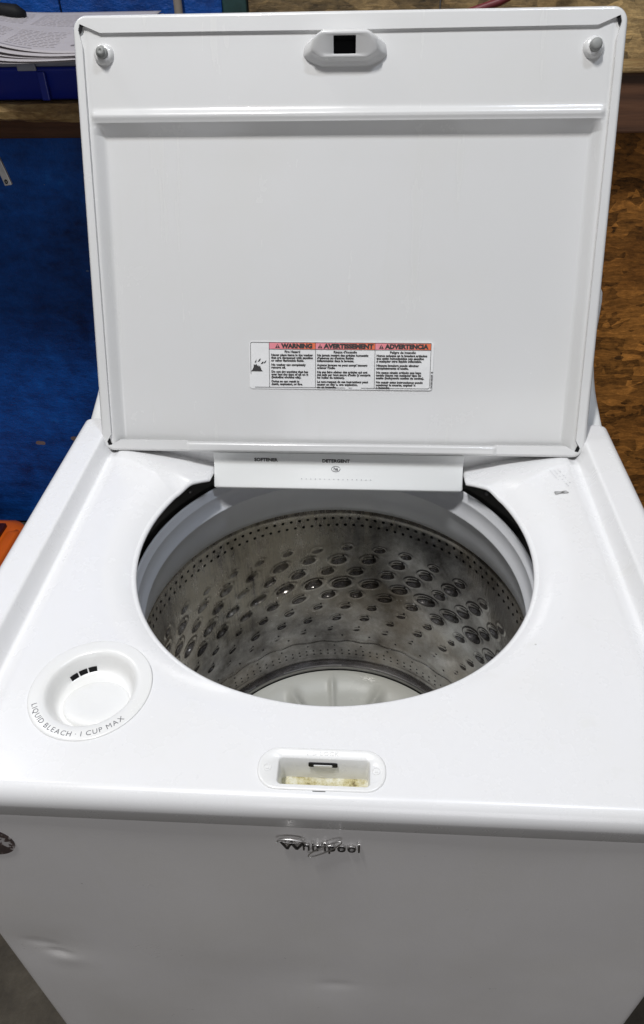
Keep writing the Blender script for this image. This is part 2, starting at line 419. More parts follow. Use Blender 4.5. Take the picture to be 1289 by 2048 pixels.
# print on the top page: columns of dashes following the sheet
topf = paper_sheet(.012, -.22, .235, -.105, .17, 0)
def on_page(u, v, lift=.0011):
    a = min(u, .999)*39; b = min(v, .999)*21; i, j = int(a), int(b); fa, fb = a-i, b-j
    p = topf[i, j]*(1-fa)*(1-fb)+topf[i+1, j]*fa*(1-fb)+topf[i, j+1]*(1-fa)*fb+topf[i+1, j+1]*fa*fb
    return (p[0], p[1], p[2]+lift)
V, F = [], []; V2, F2 = [], []
for (ua, ub) in ((.05, .26), (.29, .50), (.53, .73)):
    for r in range(26):
        v = .10+r*.032
        if .45 < v < .55 and ua > .2: continue
        u = ua
        while u < ub-.01:
            wd = min(random.uniform(.008, .03), ub-u)
            b = len(V); V += [on_page(u, v), on_page(u+wd, v), on_page(u+wd, v+.007), on_page(u, v+.007)]; F.append((b, b+1, b+2, b+3)); u += wd+.006
for r in range(60):
    u = random.uniform(.78, .97); v = random.uniform(.12, .5); b = len(V2)
    a_ = random.uniform(.008, .022); V2 += [on_page(u, v), on_page(u+a_, v+.005), on_page(u+a_*.8, v+.02), on_page(u-.003, v+.015)]; F2.append((b, b+1, b+2, b+3))
for v in (.045,):
    for i in range(30):
        u = .05+i*.02
        b = len(V2); V2 += [on_page(u, v), on_page(u+.021, v), on_page(u+.021, v+.006), on_page(u, v+.006)]; F2.append((b, b+1, b+2, b+3))
tag(new_obj('print', V, F, M['newsink2'], nwp, smooth=False), kind='stuff')
tag(new_obj('picture_print', V2, F2, M['newsink'], nwp, smooth=False), kind='stuff')
# dark tool end at the far left of the shelf
tl = empty('hand_tool', (-.606, 1.285, .402)); tag(tl, 'dark rounded tool end lying on the newspaper at the left edge', 'tool')
new_obj('handle', *tube([(-.16, .02, .0), (-.10, .012, .004), (-.05, .005, .004), (-.015, 0, .002), (0, 0, 0)], [.012, .013, .016, .015, .007], 14), M['dark'], tl)
new_obj('collar', *tube([(-.075, .009, .005), (-.062, .007, .005)], [.0175, .0175], 14), M['greyclip'], tl)
# perforated hanging strap under the shelf
hs = empty('metal_strap', (-.664, 1.13, .250)); tag(hs, 'pale metal strap hanging under the shelf at the left edge', 'strap')
V, F = [], []
for i in range(9):
    s = i/8; x = -.014+.026*s; z = .0-.104*s; wv = .0070
    V += [(x-wv, .004*math.sin(s*3), z), (x+wv, .004*math.sin(s*3), z+.002), (x+wv, .006+.004*math.sin(s*3), z+.002), (x-wv, .006+.004*math.sin(s*3), z)]
    if i:
        b = (i-1)*4
        for k in range(4): F.append((b+k, b+(k+1) % 4, b+4+(k+1) % 4, b+4+k))
F.append((0, 1, 2, 3)); F.append((32, 33, 34, 35))
o = new_obj('strip', V, F, M['galv'], hs, smooth=False); bevel(o, .001)
new_obj('hole_rim', *tube([(.0095+.0022*math.cos(a), .001, -.096+.003*math.sin(a)) for a in np.linspace(0, 2*math.pi, 12, endpoint=False)], .0012, 6, True), M['dark'], hs)

# red cable behind the lid
cb = new_obj('red_cable', *tube([(.10, 1.33, .36), (.19, 1.335, .385), (.262, 1.34, .405), (.32, 1.345, .43), (.40, 1.36, .50), (.44, 1.38, .62), (.45, 1.395, .9)], .007, 10), M['red']); tag(cb, 'red cable hanging behind the top edge of the open lid', 'cable')

# orange case on the floor
oc = empty('orange_case', (-1.160, 1.17, FZ)); tag(oc, 'orange plastic case on the floor beside the blue wall', 'case')
V, F = loft([[(x, y, z) for x, y in rrect(w_, d_, .045)] for w_, d_, z in ((.36, .26, .0), (.39, .30, .01), (.40, .31, .07), (.385, .30, .088), (.35, .26, .098), (.30, .20, .100))], True, True)
new_obj('shell', V, F, M['orange'], oc)
for x in (-.09, .025, .095):
    V, F = loft([[(x+a, b-.01, z) for a, b in rrect(w_, d_, .012)] for w_, d_, z in ((.050, .25, .09), (.046, .24, .116), (.034, .20, .122))], True, True)
    new_obj('raised_rib', V, F, M['orange'], oc)
o = new_obj('strap', *boxes([(.125, .150, -.12, .11, .085, .112)]), M['orangedark'], oc, smooth=False); bevel(o, .004)
V, F = loft([[(.172+a, b, z) for a, b in rrect(w_, d_, .012)] for w_, d_, z in ((.040, .22, .05), (.038, .20, .095), (.026, .16, .101))], True, True)
new_obj('handle', V, F, M['orange'], oc)

# ================================================================== WASHING MACHINE
WM = empty('washing_machine', (0, .34, FZ)); tag(WM, 'white top loading washing machine with its lid wide open and steel drum showing', 'washing machine')
def part(o, parent=WM, loc=None):
    o.parent = parent
    base = Vector((0, .34, FZ))
    if parent is WM: o.location = -base
    return o
def sub(o, parent):
    o.parent = parent
    return o
W2 = .3475
# ---- cabinet
def cabinet():
    # front sheet with dents + sides, lofted as one grid around three sides
    r = .012; hw = W2-.0015; y0, y1 = .006, .69
    path = []
    path += [(-hw, y) for y in np.linspace(y1, y0+r, 12)]
    path += [(-hw+r-r*math.cos(a), y0+r-r*math.sin(a)) for a in np.linspace(.2, math.pi/2-.2, 5)]
    path += [(x, y0) for x in np.linspace(-hw+r, hw-r, 170)]
    path += [(hw-r+r*math.sin(a), y0+r-r*math.cos(a)) for a in np.linspace(.2, math.pi/2-.2, 5)]
    path += [(hw, y) for y in np.linspace(y0+r, y1, 12)]
    path = np.array(path)
    zt = [(-.0485, .005), (-.0475, .0025), (-.0485, .0008), (-.0505, 0)]
    zs = [z for z, _ in zt]+list(np.linspace(-.055, FZ+.02, 190))
    ins = [i for _, i in zt]+[0]*190
    P = np.zeros((len(zs), len(path), 3))
    c = np.array([0, .34])
    for k, (z, i_) in enumerate(zip(zs, ins)):
        p = path.copy()
        p[:, 0] = np.sign(p[:, 0])*np.maximum(np.abs(p[:, 0])-i_*(np.abs(p[:, 0]) > hw-r-.001), 0)
        p[:, 1] += i_*(p[:, 1] < y0+r)
        P[k, :, 0] = p[:, 0]; P[k, :, 1] = p[:, 1]; P[k, :, 2] = z
    X, Z = P[..., 0], P[..., 2]; front = (P[..., 1] < y0+.001)
    d = np.zeros_like(X)
    def dent(x, z, sx, sz, dep, rot=0):
        a = (X-x)*math.cos(rot)+(Z-z)*math.sin(rot); b = -(X-x)*math.sin(rot)+(Z-z)*math.cos(rot)
        return dep*np.exp(-(a/sx)**2-(b/sz)**2)
    d += dent(-.300, -.325, .016, .008, .0020, -.4)+dent(-.287, -.347, .012, .006, .0026, -.3)-dent(-.282, -.362, .022, .018, .0015)
    d += dent(-.30, -.33, .06, .05, .0022)
    d += dent(.012, -.40, .020, .010, .0010, .2)+dent(.0, -.39, .09, .06, .0018)+dent(.2, -.30, .10, .12, .0012)
    d += dent(-.12, -.45, .05, .12, .0016)+dent(-.02, -.30, .05, .16, .0022)-dent(.06, -.34, .03, .12, .0010)
    d += .0006*np.sin(X*23+1)*np.sin(Z*17)
    P[..., 1] += d*front
    o = grid_obj('cabinet', P, M['cabinet'], None); part(o); return o
cab = cabinet()
V, F = boxes([(-.33, .33, .02, .66, -.060, -.055)])
o = new_obj('inner_frame', boxes([(-.335, .335, .012, .018, -.10, -.040)])[0], boxes([(0, 1, 0, 1, 0, 1)])[1], M['dark'], smooth=False); part(o)

# emblem
def bevel_text(st_, size, ext, bev):
    cu = bpy.data.curves.new('t', 'FONT'); cu.body = st_; cu.size = size; cu.extrude = ext; cu.bevel_depth = bev; cu.bevel_resolution = 2; cu.resolution_u = 4
    cu.space_character = 1.08
    o = bpy.data.objects.new('t', cu); me = bpy.data.meshes.new_from_object(o)
    V = [tuple(v.co) for v in me.vertices]; F = [tuple(p.vertices) for p in me.polygons]
    bpy.data.objects.remove(o); bpy.data.curves.remove(cu); bpy.data.meshes.remove(me); return V, F
YE = .0030
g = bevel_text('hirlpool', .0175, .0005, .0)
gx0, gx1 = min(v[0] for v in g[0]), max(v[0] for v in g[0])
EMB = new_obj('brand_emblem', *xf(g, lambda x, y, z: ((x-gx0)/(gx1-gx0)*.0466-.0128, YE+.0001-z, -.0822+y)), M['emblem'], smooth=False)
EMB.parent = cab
gb = bevel_text('hirlpool', .0175, .0010, .00042)
new_obj('letter_rims', *xf(gb, lambda x, y, z: ((x-gx0)/(gx1-gx0)*.0466-.0128, YE+.0016-z, -.0822+y)), M['chrome'], EMB, smooth=False)
def stroke(x0, z0, x1, z1, w0, w1):
    L = [[(x0-w0/2, YE+y, z0), (x0+w0/2, YE+y, z0), (x1+w1/2, YE+y, z1), (x1-w1/2, YE+y, z1)] for y in (.001, -.0004)]
    return loft(L, True, True)
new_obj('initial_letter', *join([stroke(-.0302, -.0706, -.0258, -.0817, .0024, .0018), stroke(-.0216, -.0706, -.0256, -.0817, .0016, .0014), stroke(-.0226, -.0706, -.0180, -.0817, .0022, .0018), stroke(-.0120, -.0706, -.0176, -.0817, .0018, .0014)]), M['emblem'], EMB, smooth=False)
new_obj('letter_rims', *join([xf(stroke(-.0302, -.0706, -.0258, -.0817, .0036, .0030), lambda x, y, z: (x, y+.0005, z+.0003)), xf(stroke(-.0216, -.0706, -.0256, -.0817, .0028, .0024), lambda x, y, z: (x, y+.0007, z+.0003)), xf(stroke(-.0226, -.0706, -.0180, -.0817, .0034, .0028), lambda x, y, z: (x, y+.0009, z+.0003)), xf(stroke(-.0120, -.0706, -.0176, -.0817, .0030, .0024), lambda x, y, z: (x, y+.0011, z+.0003))]), M['chrome'], EMB, smooth=False)
def ell(cx_, cz, a, b, rot, rr, a0=0, a1=2*math.pi, n=48, closed=True, fat=0):
    th = np.linspace(a0, a1, n, endpoint=not closed)
    pth = [(cx_+a*math.cos(q)*math.cos(rot)-b*math.sin(q)*math.sin(rot), YE-.0010, cz+a*math.cos(q)*math.sin(rot)+b*math.sin(q)*math.cos(rot)) for q in th]
    return tube(pth, [rr*(1+fat*abs(math.sin(q))) for q in th], 8, closed)
new_obj('ring', *ell(-.0222, -.0680, .0112, .0042, -.02, .00055, -.25, math.pi+.25, closed=False, fat=.6), M['chrome'], EMB)
new_obj('ring', *ell(-.0218, -.0672, .0080, .0022, 0, .0003), M['chrome'], EMB)
new_obj('swoosh', *ell(.0052, -.0772, .0192, .0040, .78, .00050, fat=.3), M['chrome'], EMB)

# round sticker, partly out of frame
n = 40
th = np.linspace(0, 2*math.pi, n, endpoint=False)
V = [(-.2850+.0225*math.cos(a), .0045, -.097+.0225*math.sin(a)) for a in th]+[(-.2850+.0225*math.cos(a), .0062, -.097+.0225*math.sin(a)) for a in th]
st = new_obj('round_sticker', *([V, [tuple(range(n))[::-1]]+[(i, (i+1) % n, n+(i+1) % n, n+i) for i in range(n)]]), M['sticker'], smooth=False); st.parent = cab; st['label'] = 'worn dark round sticker on the front'

# ---- top panel ------------------------------------------------------
CY = .312
BC = (-.2063, .103); LC = (.0022, .0326)
_sp = np.polyfit([.165, .180, .200, .216, .240, .265, .285, .300], [.362, .378, .398, .418, .436, .4535, .463, .468], 3)
def scoop_y(x):
    return np.polyval(_sp, np.clip(np.abs(x), .14, .31))
def deckz(x, y):
    ax = np.abs(x)
    z = np.full_like(x, -.010)
    z += .0135*(.3*sstep(.2975, .3125, ax)+.7*np.clip((ax-.3000)/.0085, 0, 1))-.0062*np.exp(-((ax-.2985)/.011)**2)*(ax < .3125)*sstep(.313, .299, ax)                        # side rails
    r = np.hypot(x, y-CY); th = np.arctan2(y-CY, x)
    side = np.clip(np.cos(th), 0, 1)+np.clip(-np.cos(th), 0, 1)
    side = sstep(.15, .95, side)
    t_ = np.clip(1-(r-.220)/.045, 0, 1)
    z -= .0105*side*t_**2.2
    z -= .0022*np.clip(1-(r-.220)/.03, 0, 1)**2
    d = np.maximum(0, y-scoop_y(x))
    soft = np.sqrt(d*d+.003**2)-.003
    inr = ax < .305
    z = np.where(inr, z+(-.0112-z)*sstep(0, .05, d)*(ax < .29)-.265*soft, z)
    # pockets under the bleach cup and the latch plate
    rb = np.hypot(x-BC[0], y-BC[1]); z = np.where(rb < .047, -.045, z)
    lb = (np.abs(x-LC[0]) < .043) & (np.abs(y-LC[1]) < .0135); z = np.where(lb, -.062, z)
    return z
def top_panel():
    th = np.linspace(-math.pi, math.pi, 1440, endpoint=False)
    R0 = .2195
    H = np.full_like(th, R0)
    for i, a in enumerate(th):
        c, s = abs(math.cos(a)), math.sin(a)
        if s > .6:
            bnd = .1685 if math.cos(a) < 0 else .1640
            if R0*c < bnd: H[i] = min(bnd/max(c, 1e-6), .193/s)
    # outer rounded rectangle
    x0, y0, y1 = .336, .013, .5315
    O = np.zeros((len(th), 2)); N = np.zeros((len(th), 2))
    for i, a in enumerate(th):
        c, s = math.cos(a), math.sin(a)
        tx = x0/abs(c) if abs(c) > 1e-9 else 1e9
        ty = (y1-CY)/s if s > 1e-9 else ((CY-y0)/-s if s < -1e-9 else 1e9)
        t_ = min(tx, ty); p = np.array([c*t_, CY+s*t_]); nrm = np.array([0., 0.])
        # rounded front corners
        rc = .02
        if p[1] < y0+rc and abs(p[0]) > x0-rc:
            cc = np.array([math.copysign(x0-rc, p[0]), y0+rc]); v = p-cc; v /= np.linalg.norm(v)+1e-9; p = cc+rc*v; nrm = v
        elif tx < ty: nrm = np.array([math.copysign(1, c), 0])
        elif s > 0: nrm = np.array([0, .0])
        else: nrm = np.array([0, -1.])
        O[i] = p; N[i] = nrm
    Hp = np.stack([H*np.cos(th), CY+H*np.sin(th)], -1)
    nr = 170
    rows = []
    D = np.stack([np.cos(th), np.sin(th)], -1)
    # lip, from underneath up to the deck
    zl = deckz(Hp[:, 0], Hp[:, 1])
    for inn, dz in ((.006, -.0060), (.0, -.0060), (-.0026, -.0056), (-.0040, -.0044), (-.0040, -.0028), (-.0024, -.0010)):
        q = Hp+D*inn
        rows.append(np.c_[q, zl+dz])
    s = np.linspace(0, 1, nr)**1.15
    for k in s:
        q = Hp*(1-k)+O*k
        z = deckz(q[:, 0], q[:, 1]); rows.append(np.c_[q, z])
    # roll-over
    zO = deckz(O[:, 0], O[:, 1]); rf = (N[:, 1] < -.3)
    for a in np.linspace(.12, 1, 12)*math.pi/2:
        out = .0112*math.sin(a)*np.where(rf, 1.12, 1)
        dn = np.where(rf, .0165, .011)*(1-math.cos(a))
        q = O+N*out[:, None]; rows.append(np.c_[q, zO-dn])
    q = O+N*(np.where(rf, .0126, .0115)[:, None])
    rows.append(np.c_[q, np.full(len(th), -.0300)])
    q2 = O+N*(np.where(rf, .0105, .0110)[:, None])
    rows.append(np.c_[q2, np.full(len(th), -.0320)]); rows.append(np.c_[q2, np.full(len(th), -.0450)])
    q = O+N*.004; rows.append(np.c_[q, np.full(len(th), -.0455)])
    P = np.stack(rows, 0)
    rb = None
    o = grid_obj('top_panel', P, M['enamel'], None, wrap=True, flip=False); part(o); return o
top = top_panel()
# housing behind the drawer (the back of the recess)
V, F = boxes([(-.297, .297, .503, .531, -.060, -.018)])
o = new_obj('recess_wall', V, F, M['enamel'], smooth=False); part(o)

# bleach dispenser
bp = [(.0536, -.0125), (.0540, -.0098), (.0534, -.0090), (.0524, -.0088), (.0450, -.0085), (.0415, -.0086), (.0395, -.0096), (.0378, -.0125), (.0360, -.0180), (.0343, -.0225), (.0325, -.0250), (.0300, -.0262), (.0250, -.0265), (.0, -.0265)]
bl = grid_obj('bleach_cup', lathe([(R*1.0, z) for R, z in bp], 96, *BC), M['bleachplate'], None, wrap=True); bl.parent = top
# sloped spoon floor inside the cup
prf = []
loops = []
for sc_, dz in ((1.04, -.006), (1.02, -.0012), (.98, .0), (.92, .0006), (.5, .0), (.02, -.0005)):
    lp = []
    for a in np.linspace(0, 2*math.pi, 64, endpoint=False):
        x = .0290*sc_*math.cos(a)+.0035; y = .0245*sc_*math.sin(a)-.0055
        lp.append((BC[0]+x, BC[1]+y, -.0236+dz-.07*(y)))
    loops.append(lp)
V, F = loft(loops, False, True)
o = new_obj('cup_floor', V, F, M['bleachplate']); sub(o, top)
# drain slots at the back of the cup
def arc_box(c, R0, R1, a0, a1, z0, z1, n=6):
    V, F = [], []
    for i in range(n+1):
        a = a0+(a1-a0)*i/n
        for R, z in ((R0, z0), (R1, z0), (R1, z1), (R0, z1)): V.append((c[0]+R*math.cos(a), c[1]+R*math.sin(a), z))
    for i in range(n):
        b = 4*i
        for k in range(4): F.append((b+k, b+(k+1) % 4, b+4+(k+1) % 4, b+4+k))
    F += [(0, 1, 2, 3), (4*n+3, 4*n+2, 4*n+1, 4*n)]
    return V, F
for a in (139, 124, 109):
    V, F = [], []
    for i in range(7):
        q = math.radians(a-6.3+12.6*i/6)
        for R, z in ((.0336, -.0213), (.0314, -.0262), (.0335, -.0266), (.0360, -.0220)): V.append((BC[0]+R*math.cos(q), BC[1]+R*math.sin(q), z))
        if i:
            b = 4*(i-1)
            for k in range(4): F.append((b+k, b+(k+1) % 4, b+4+(k+1) % 4, b+4+k))
    F += [(0, 1, 2, 3), (27, 26, 25, 24)]
    o = new_obj('drain_slot', V, F, M['dark'], smooth=False); sub(o, top)
# arced lettering
def arc_text(s, c, R, a0, size, z, mat, name, parent, track=1.0):
    parts = []; a = a0
    def width(ch):
        if ch == ' ': return size*.30
        g, _ = text_geo(ch, size); return (max(v[0] for v in g))+size*.10
    for ch in s:
        wd = width(ch)*track
        am = a+wd/2/R
        if ch != ' ':
            g = text_geo(ch, size, .00012)
            mx = (max(v[0] for v in g[0])+min(v[0] for v in g[0]))/2
            ca, sa = math.cos(am), math.sin(am)
            tx, ty = -sa, ca; ux, uy = -ca, -sa
            parts.append(xf(g, lambda x, y, zz: (c[0]+R*ca+(x-mx)*tx+y*ux, c[1]+R*sa+(x-mx)*ty+y*uy, z+zz)))
        a += wd/R
    o = new_obj(name, *join(parts), mat, smooth=False); sub(o, parent); return a
aend = arc_text('LIQUID BLEACH \u00b7 1 CUP MAX', BC, .0500, math.radians(203), .0066, -.0086, M['greyink'], 'lettering', top, 1.10)
print('bleach text end', math.degrees(aend))

# latch plate and pocket
def L3(lp, z): return [(x, y, z) for x, y in lp]
pw, pd = .102, .0368
pc = (LC[0]+.0018, .0307)
loops = [L3(rrect(pw, pd, .0165, *LC), -.0125), L3(rrect(pw, pd, .0165, *LC), -.0095), L3(rrect(pw-.0018, pd-.0018, .0160, *LC), -.0088), L3(rrect(pw-.005, pd-.005, .015, *LC), -.0088), L3(rrect(pw-.0065, pd-.0065, .0145, *LC), -.0092),
         L3(rrect(.0745, .0240, .004, *pc), -.0092), L3(rrect(.0725, .0225, .0035, *pc), -.0105), L3(rrect(.0705, .0200, .003, *pc), -.0400)]
V, F = loft(loops)
lt = new_obj('latch_plate', V, F, M['bleachplate']); sub(lt, top)
V, F = loft([L3(rrect(.0715, .0210, .003, *pc), -.0355), L3(rrect(.0620, .0150, .003, pc[0], pc[1]+.001), -.0365), L3(rrect(.03, .006, .002, *pc), -.0367)], False, True)
o = new_obj('latch_floor', V, F, M['grime']); sub(o, top); o['label'] = 'yellow stained latch pocket floor'
# slot in the back wall
sy = pc[1]+.0103
o = new_obj('latch_slot', *loft([[(x, sy-.0006, z) for x, z in rrect(.0235, .0046, .0015, LC[0]+.0005, -.0170)], [(x, sy+.004, z) for x, z in rrect(.0235, .0046, .0015, LC[0]+.0005, -.0170)]], True, True), M['dark'], smooth=False); sub(o, top)
o = new_obj('latch_tongue', *loft([[(x, sy-.0012, z) for x, z in rrect(.0150, .0024, .0008, LC[0]+.0005, -.0174)], [(x, sy+.002, z) for x, z in rrect(.0160, .0030, .001, LC[0]+.0005, -.0174)]], True, True), M['bleachplate'], smooth=False); sub(o, top)
o = new_obj('embossed_lettering', *xf(text_geo('LID LOCK', .0048, .00022, 1.1, 0, 1.15, 'CENTER'), lambda x, y, z: (LC[0]+x, .0446+y, -.0090+z)), M['bleachplate'], smooth=False); sub(o, top)
for sx in (-1, 1):
    cx_ = LC[0]+sx*.0432
    ring = tube([(cx_+.0030*math.cos(a), LC[1]+.0030*math.sin(a), -.0090) for a in np.linspace(0, 2*math.pi, 24, endpoint=False)], .0003, 6, True)
    bx = boxes([(cx_-.0012, cx_+.0012, LC[1]-.0014, LC[1]+.0004, -.0091, -.0087)])
    o = new_obj('embossed_symbol', *join([ring, bx]), M['bleachplate'], smooth=False); sub(o, top)
o = new_obj('pry_notch', *boxes([(LC[0]-.006, LC[0]+.004, .01375, .01450, -.0105, -.0097)]), M['dark'], smooth=False); sub(o, top)

# faded print and smudge near the back right corner
parts = []
rot = math.radians(-72)
def putm(x, y, c0, ang, z=-.0097):
    return (c0[0]+x*math.cos(ang)-y*math.sin(ang), c0[1]+x*math.sin(ang)+y*math.cos(ang), z)
for r, ln in enumerate((.030, .034, .024)):
    x = 0
    while x < ln:
        wd = random.uniform(.0010, .0022); hh = random.uniform(.0010, .0022)
        if random.random() < .72:
            p = [putm(x, -r*.0052, (.268, .450), rot), putm(x+wd*.6, -r*.0052+.0003, (.268, .450), rot), putm(x+wd*.7, -r*.0052+hh, (.268, .450), rot), putm(x+.0002, -r*.0052+hh*.9, (.268, .450), rot)]
            parts.append((p, [(0, 1, 2, 3)]))
        x += wd+.0005
o = new_obj('faded_print', *join(parts), M['faint'], smooth=False); sub(o, top)
parts = []
for k, (dx, ln, th_) in enumerate(((0, .015, .0009), (.0016, .0165, .0005), (.0032, .015, .0008), (.0044, .012, .0005))):
    pts = [(.2555+ln*s_, .4035-dx+.0028*s_+.0006*math.sin(s_*9+k), -.0096) for s_ in np.linspace(0, 1, 8)]
    V = []; F = []
    for i, p in enumerate(pts):
        wv = th_*(1-.5*i/7)
        V += [(p[0], p[1]-wv/2, p[2]), (p[0], p[1]+wv/2, p[2])]
        if i: F.append((2*i-2, 2*i, 2*i+1, 2*i-1))
    parts.append((V, F))
V = []; F = []
a = np.linspace(0, 2*math.pi, 16, endpoint=False)
for i, q in enumerate(a):
    V += [(.2680+.0040*math.cos(q), .4032+.0016*math.sin(q), -.0095), (.2680+.0034*math.cos(q), .4032+.0011*math.sin(q), -.0095)]
    F.append((2*i, 2*((i+1) % 16), 2*((i+1) % 16)+1, 2*i+1))
parts.append((V, F))
o = new_obj('smudged_stamp', *join(parts), M['ink'], smooth=False); sub(o, top)

# ---- console (behind the lid; only its swept-up ends show)
prof = [(.5330, -.050), (.5330, -.012), (.5335, -.0095), (.545, -.0065), (.56, -.0015), (.575, .004), (.59, .0095), (.605, .0165), (.62, .026), (.635, .040), (.647, .058), (.655, .08), (.662, .12), (.668, .130), (.69, .134), (.70, .13), (.702, -.05)]
xsC = [-W2+.0005, -W2+.0001, -W2]+list(np.linspace(-W2+.0, W2-.0, 20))+[W2, W2-.0001, W2-.0005]
hwc = W2-.001
xr = [(-hwc, .010), (-hwc, .006), (-hwc+.0015, .003), (-hwc+.005, .0008), (-hwc+.010, 0), (-.2, 0), (0, 0), (.2, 0), (hwc-.010, 0), (hwc-.005, .0008), (hwc-.0015, .003), (hwc, .006), (hwc, .010)]
P = np.zeros((len(xr), len(prof), 3))
for i, (x, ins) in enumerate(xr):
    for j, (y, z) in enumerate(prof):
        P[i, j] = (x, min(y+ins*.5, .70), z-ins*.8)
V = [tuple(p) for p in P.reshape(-1, 3)]; nP = len(prof); F = []
for i in range(len(xr)-1):
    for j in range(nP-1): F.append((i*nP+j, i*nP+j+1, (i+1)*nP+j+1, (i+1)*nP+j))
F.append(tuple(range(nP))); F.append(tuple((len(xr)-1)*nP+j for j in range(nP))[::-1])
con = new_obj('console', V, F, M['plastic']); part(con)

# ---- dispenser drawer
YT, ZT, ZB, YL, ZL = .4890, -.0190, -.0340, .4630, -.0575
sec = [(YT, ZT, 0), (YT, -.026, 0), (YT, ZB+.0035, 0), (YT-.0008, ZB+.0004, 0), (YT-.003, ZB-.0024, .0003)]
for q in np.linspace(.2, .93, 8): sec.append((YT+(YL-YT)*q, ZB+(ZL-ZB)*q, .0003+.0012*q))
sec += [(YL+.0011, ZL+.0012, .0018), (YL+.0005, ZL+.0006, .0026), (YL+.0002, ZL+.0001, .0040), (YL+.0006, ZL-.0007, .0048), (YL+.0030, ZL-.0005, .0050), (YL+.012, ZL+.0085, .0050)]
V, F = [], []
for y, z, ins in sec:
    xl, xr_ = -.1665+ins, .1604-ins
    V += [(xl+.0010, y+.0040, z+.0005), (xl, y+.0012, z), (xl+.0010, y, z), (xr_-.0010, y, z), (xr_, y+.0012, z), (xr_-.0010, y+.0040, z+.0005)]
for i in range(len(sec)-1):
    for k in range(5): F.append((6*i+k, 6*i+6+k, 6*i+7+k, 6*i+1+k))
dr = new_obj('dispenser_drawer', V, F, M['plastic']); part(dr)
for sx in (-.1655, .1576):
    o = new_obj('drawer_side', [(sx, YT+.002, ZT), (sx, .515, ZT), (sx, .515, -.052), (sx, YL+.004, -.0565), (sx, YT, ZB)]+[(sx+.002, YT+.002, ZT), (sx+.002, .515, ZT), (sx+.002, .515, -.052), (sx+.002, YL+.004, -.0565), (sx+.002, YT, ZB)], [(0, 1, 2, 3, 4), (9, 8, 7, 6, 5), (0, 5, 6, 1), (1, 6, 7, 2), (2, 7, 8, 3), (3, 8, 9, 4), (4, 9, 5, 0)], M['plastic'], smooth=False); sub(o, dr)
SD = Vector((0, YT-YL, ZB-ZL)).normalized(); SN = Vector((0, -SD.z, SD.y))
def on_face(g, x0, z0): return xf(g, lambda x, y, z: (x0+x, YT-.0003-z, z0+y))
def on_slope(g, x0, q0):
    def fn(x, y, z):
        p = Vector((x0, YT, ZB))+Vector((0, YL-YT, ZL-ZB))*q0+SD*y+SN*(.0005+z); return (x0+x, p.y, p.z)
    return xf(g, fn)
xs_s, xs_d = -.0970, -.0050
o = new_obj('softener_lettering', *on_face(text_geo('SOFTENER', .0068, .0002, .95, .00022, 1.0, 'CENTER'), xs_s, -.0316), M['ink'], smooth=False); sub(o, dr)
o = new_obj('detergent_lettering', *on_face(text_geo('DETERGENT', .0068, .0002, .95, .00022, 1.0, 'CENTER'), xs_d, -.0320), M['ink'], smooth=False); sub(o, dr)
parts = [on_slope(tube([(.0056*math.cos(a), .0036*math.sin(a), 0) for a in np.linspace(.5, 2*math.pi+.2, 26)], .00034, 5), xs_d, .21), on_slope(text_geo('he', .0064, .0002, 1.0, .00012, .9, 'CENTER'), xs_d, .26)]
o = new_obj('efficiency_symbol', *join(parts), M['greyink'], smooth=False); sub(o, dr)
parts = [on_slope(boxes([(0, .0014, -.0004, .0004, -.0004, .0003)]), -.0500+k*.0060, .60) for k in range(16)]
o = new_obj('embossed_dots', *join(parts), M['faint'], smooth=False); sub(o, dr)

# ---- tub: outer tub, balance ring, basket, wash plate
ot = grid_obj('outer_tub', lathe([(.2365, -.120), (.2370, -.100), (.262, -.090), (.285, -.066), (.290, -.055), (.300, -.055), (.300, -.060), (.290, -.080), (.275, -.11), (.272, -.3), (.27, -.62), (.0, -.64)], 128, 0, CY), M['void'], None, wrap=True); part(ot)
rim = grid_obj('tub_rim_band', lathe([(.2440, -.0900), (.2442, -.0720), (.2450, -.0700), (.2600, -.0660), (.2640, -.0665), (.2640, -.08)], 160, 0, CY), M['tubgrey'], None, wrap=True); part(rim)
for adeg in (142, 165, 40, 18, 118, 62):
    a = math.radians(adeg); R = .2520
    o = grid_obj('screw', lathe([(.0001, -.0655), (.0022, -.0655), (.0030, -.0665), (.0032, -.0695)], 12, R*math.cos(a), CY+R*math.sin(a)), M['steelplain'], rim, wrap=True)
ring = grid_obj('balance_ring', lathe([(.2320, -.120), (.2318, -.070), (.2312, -.0665), (.2300, -.0645), (.2286, -.0645), (.2272, -.0665), (.2262, -.0735), (.2246, -.0748), (.2242, -.0765), (.2248, -.0785), (.2225, -.0930), (.2195, -.0965), (.2190, -.0985), (.2200, -.1002), (.2222, -.1010), (.2232, -.1030), (.2260, -.128), (.2310, -.148), (.2355, -.1580), (.2400, -.1585)], 240, 0, CY), M['plasticgrey'], None, wrap=True); part(ring)

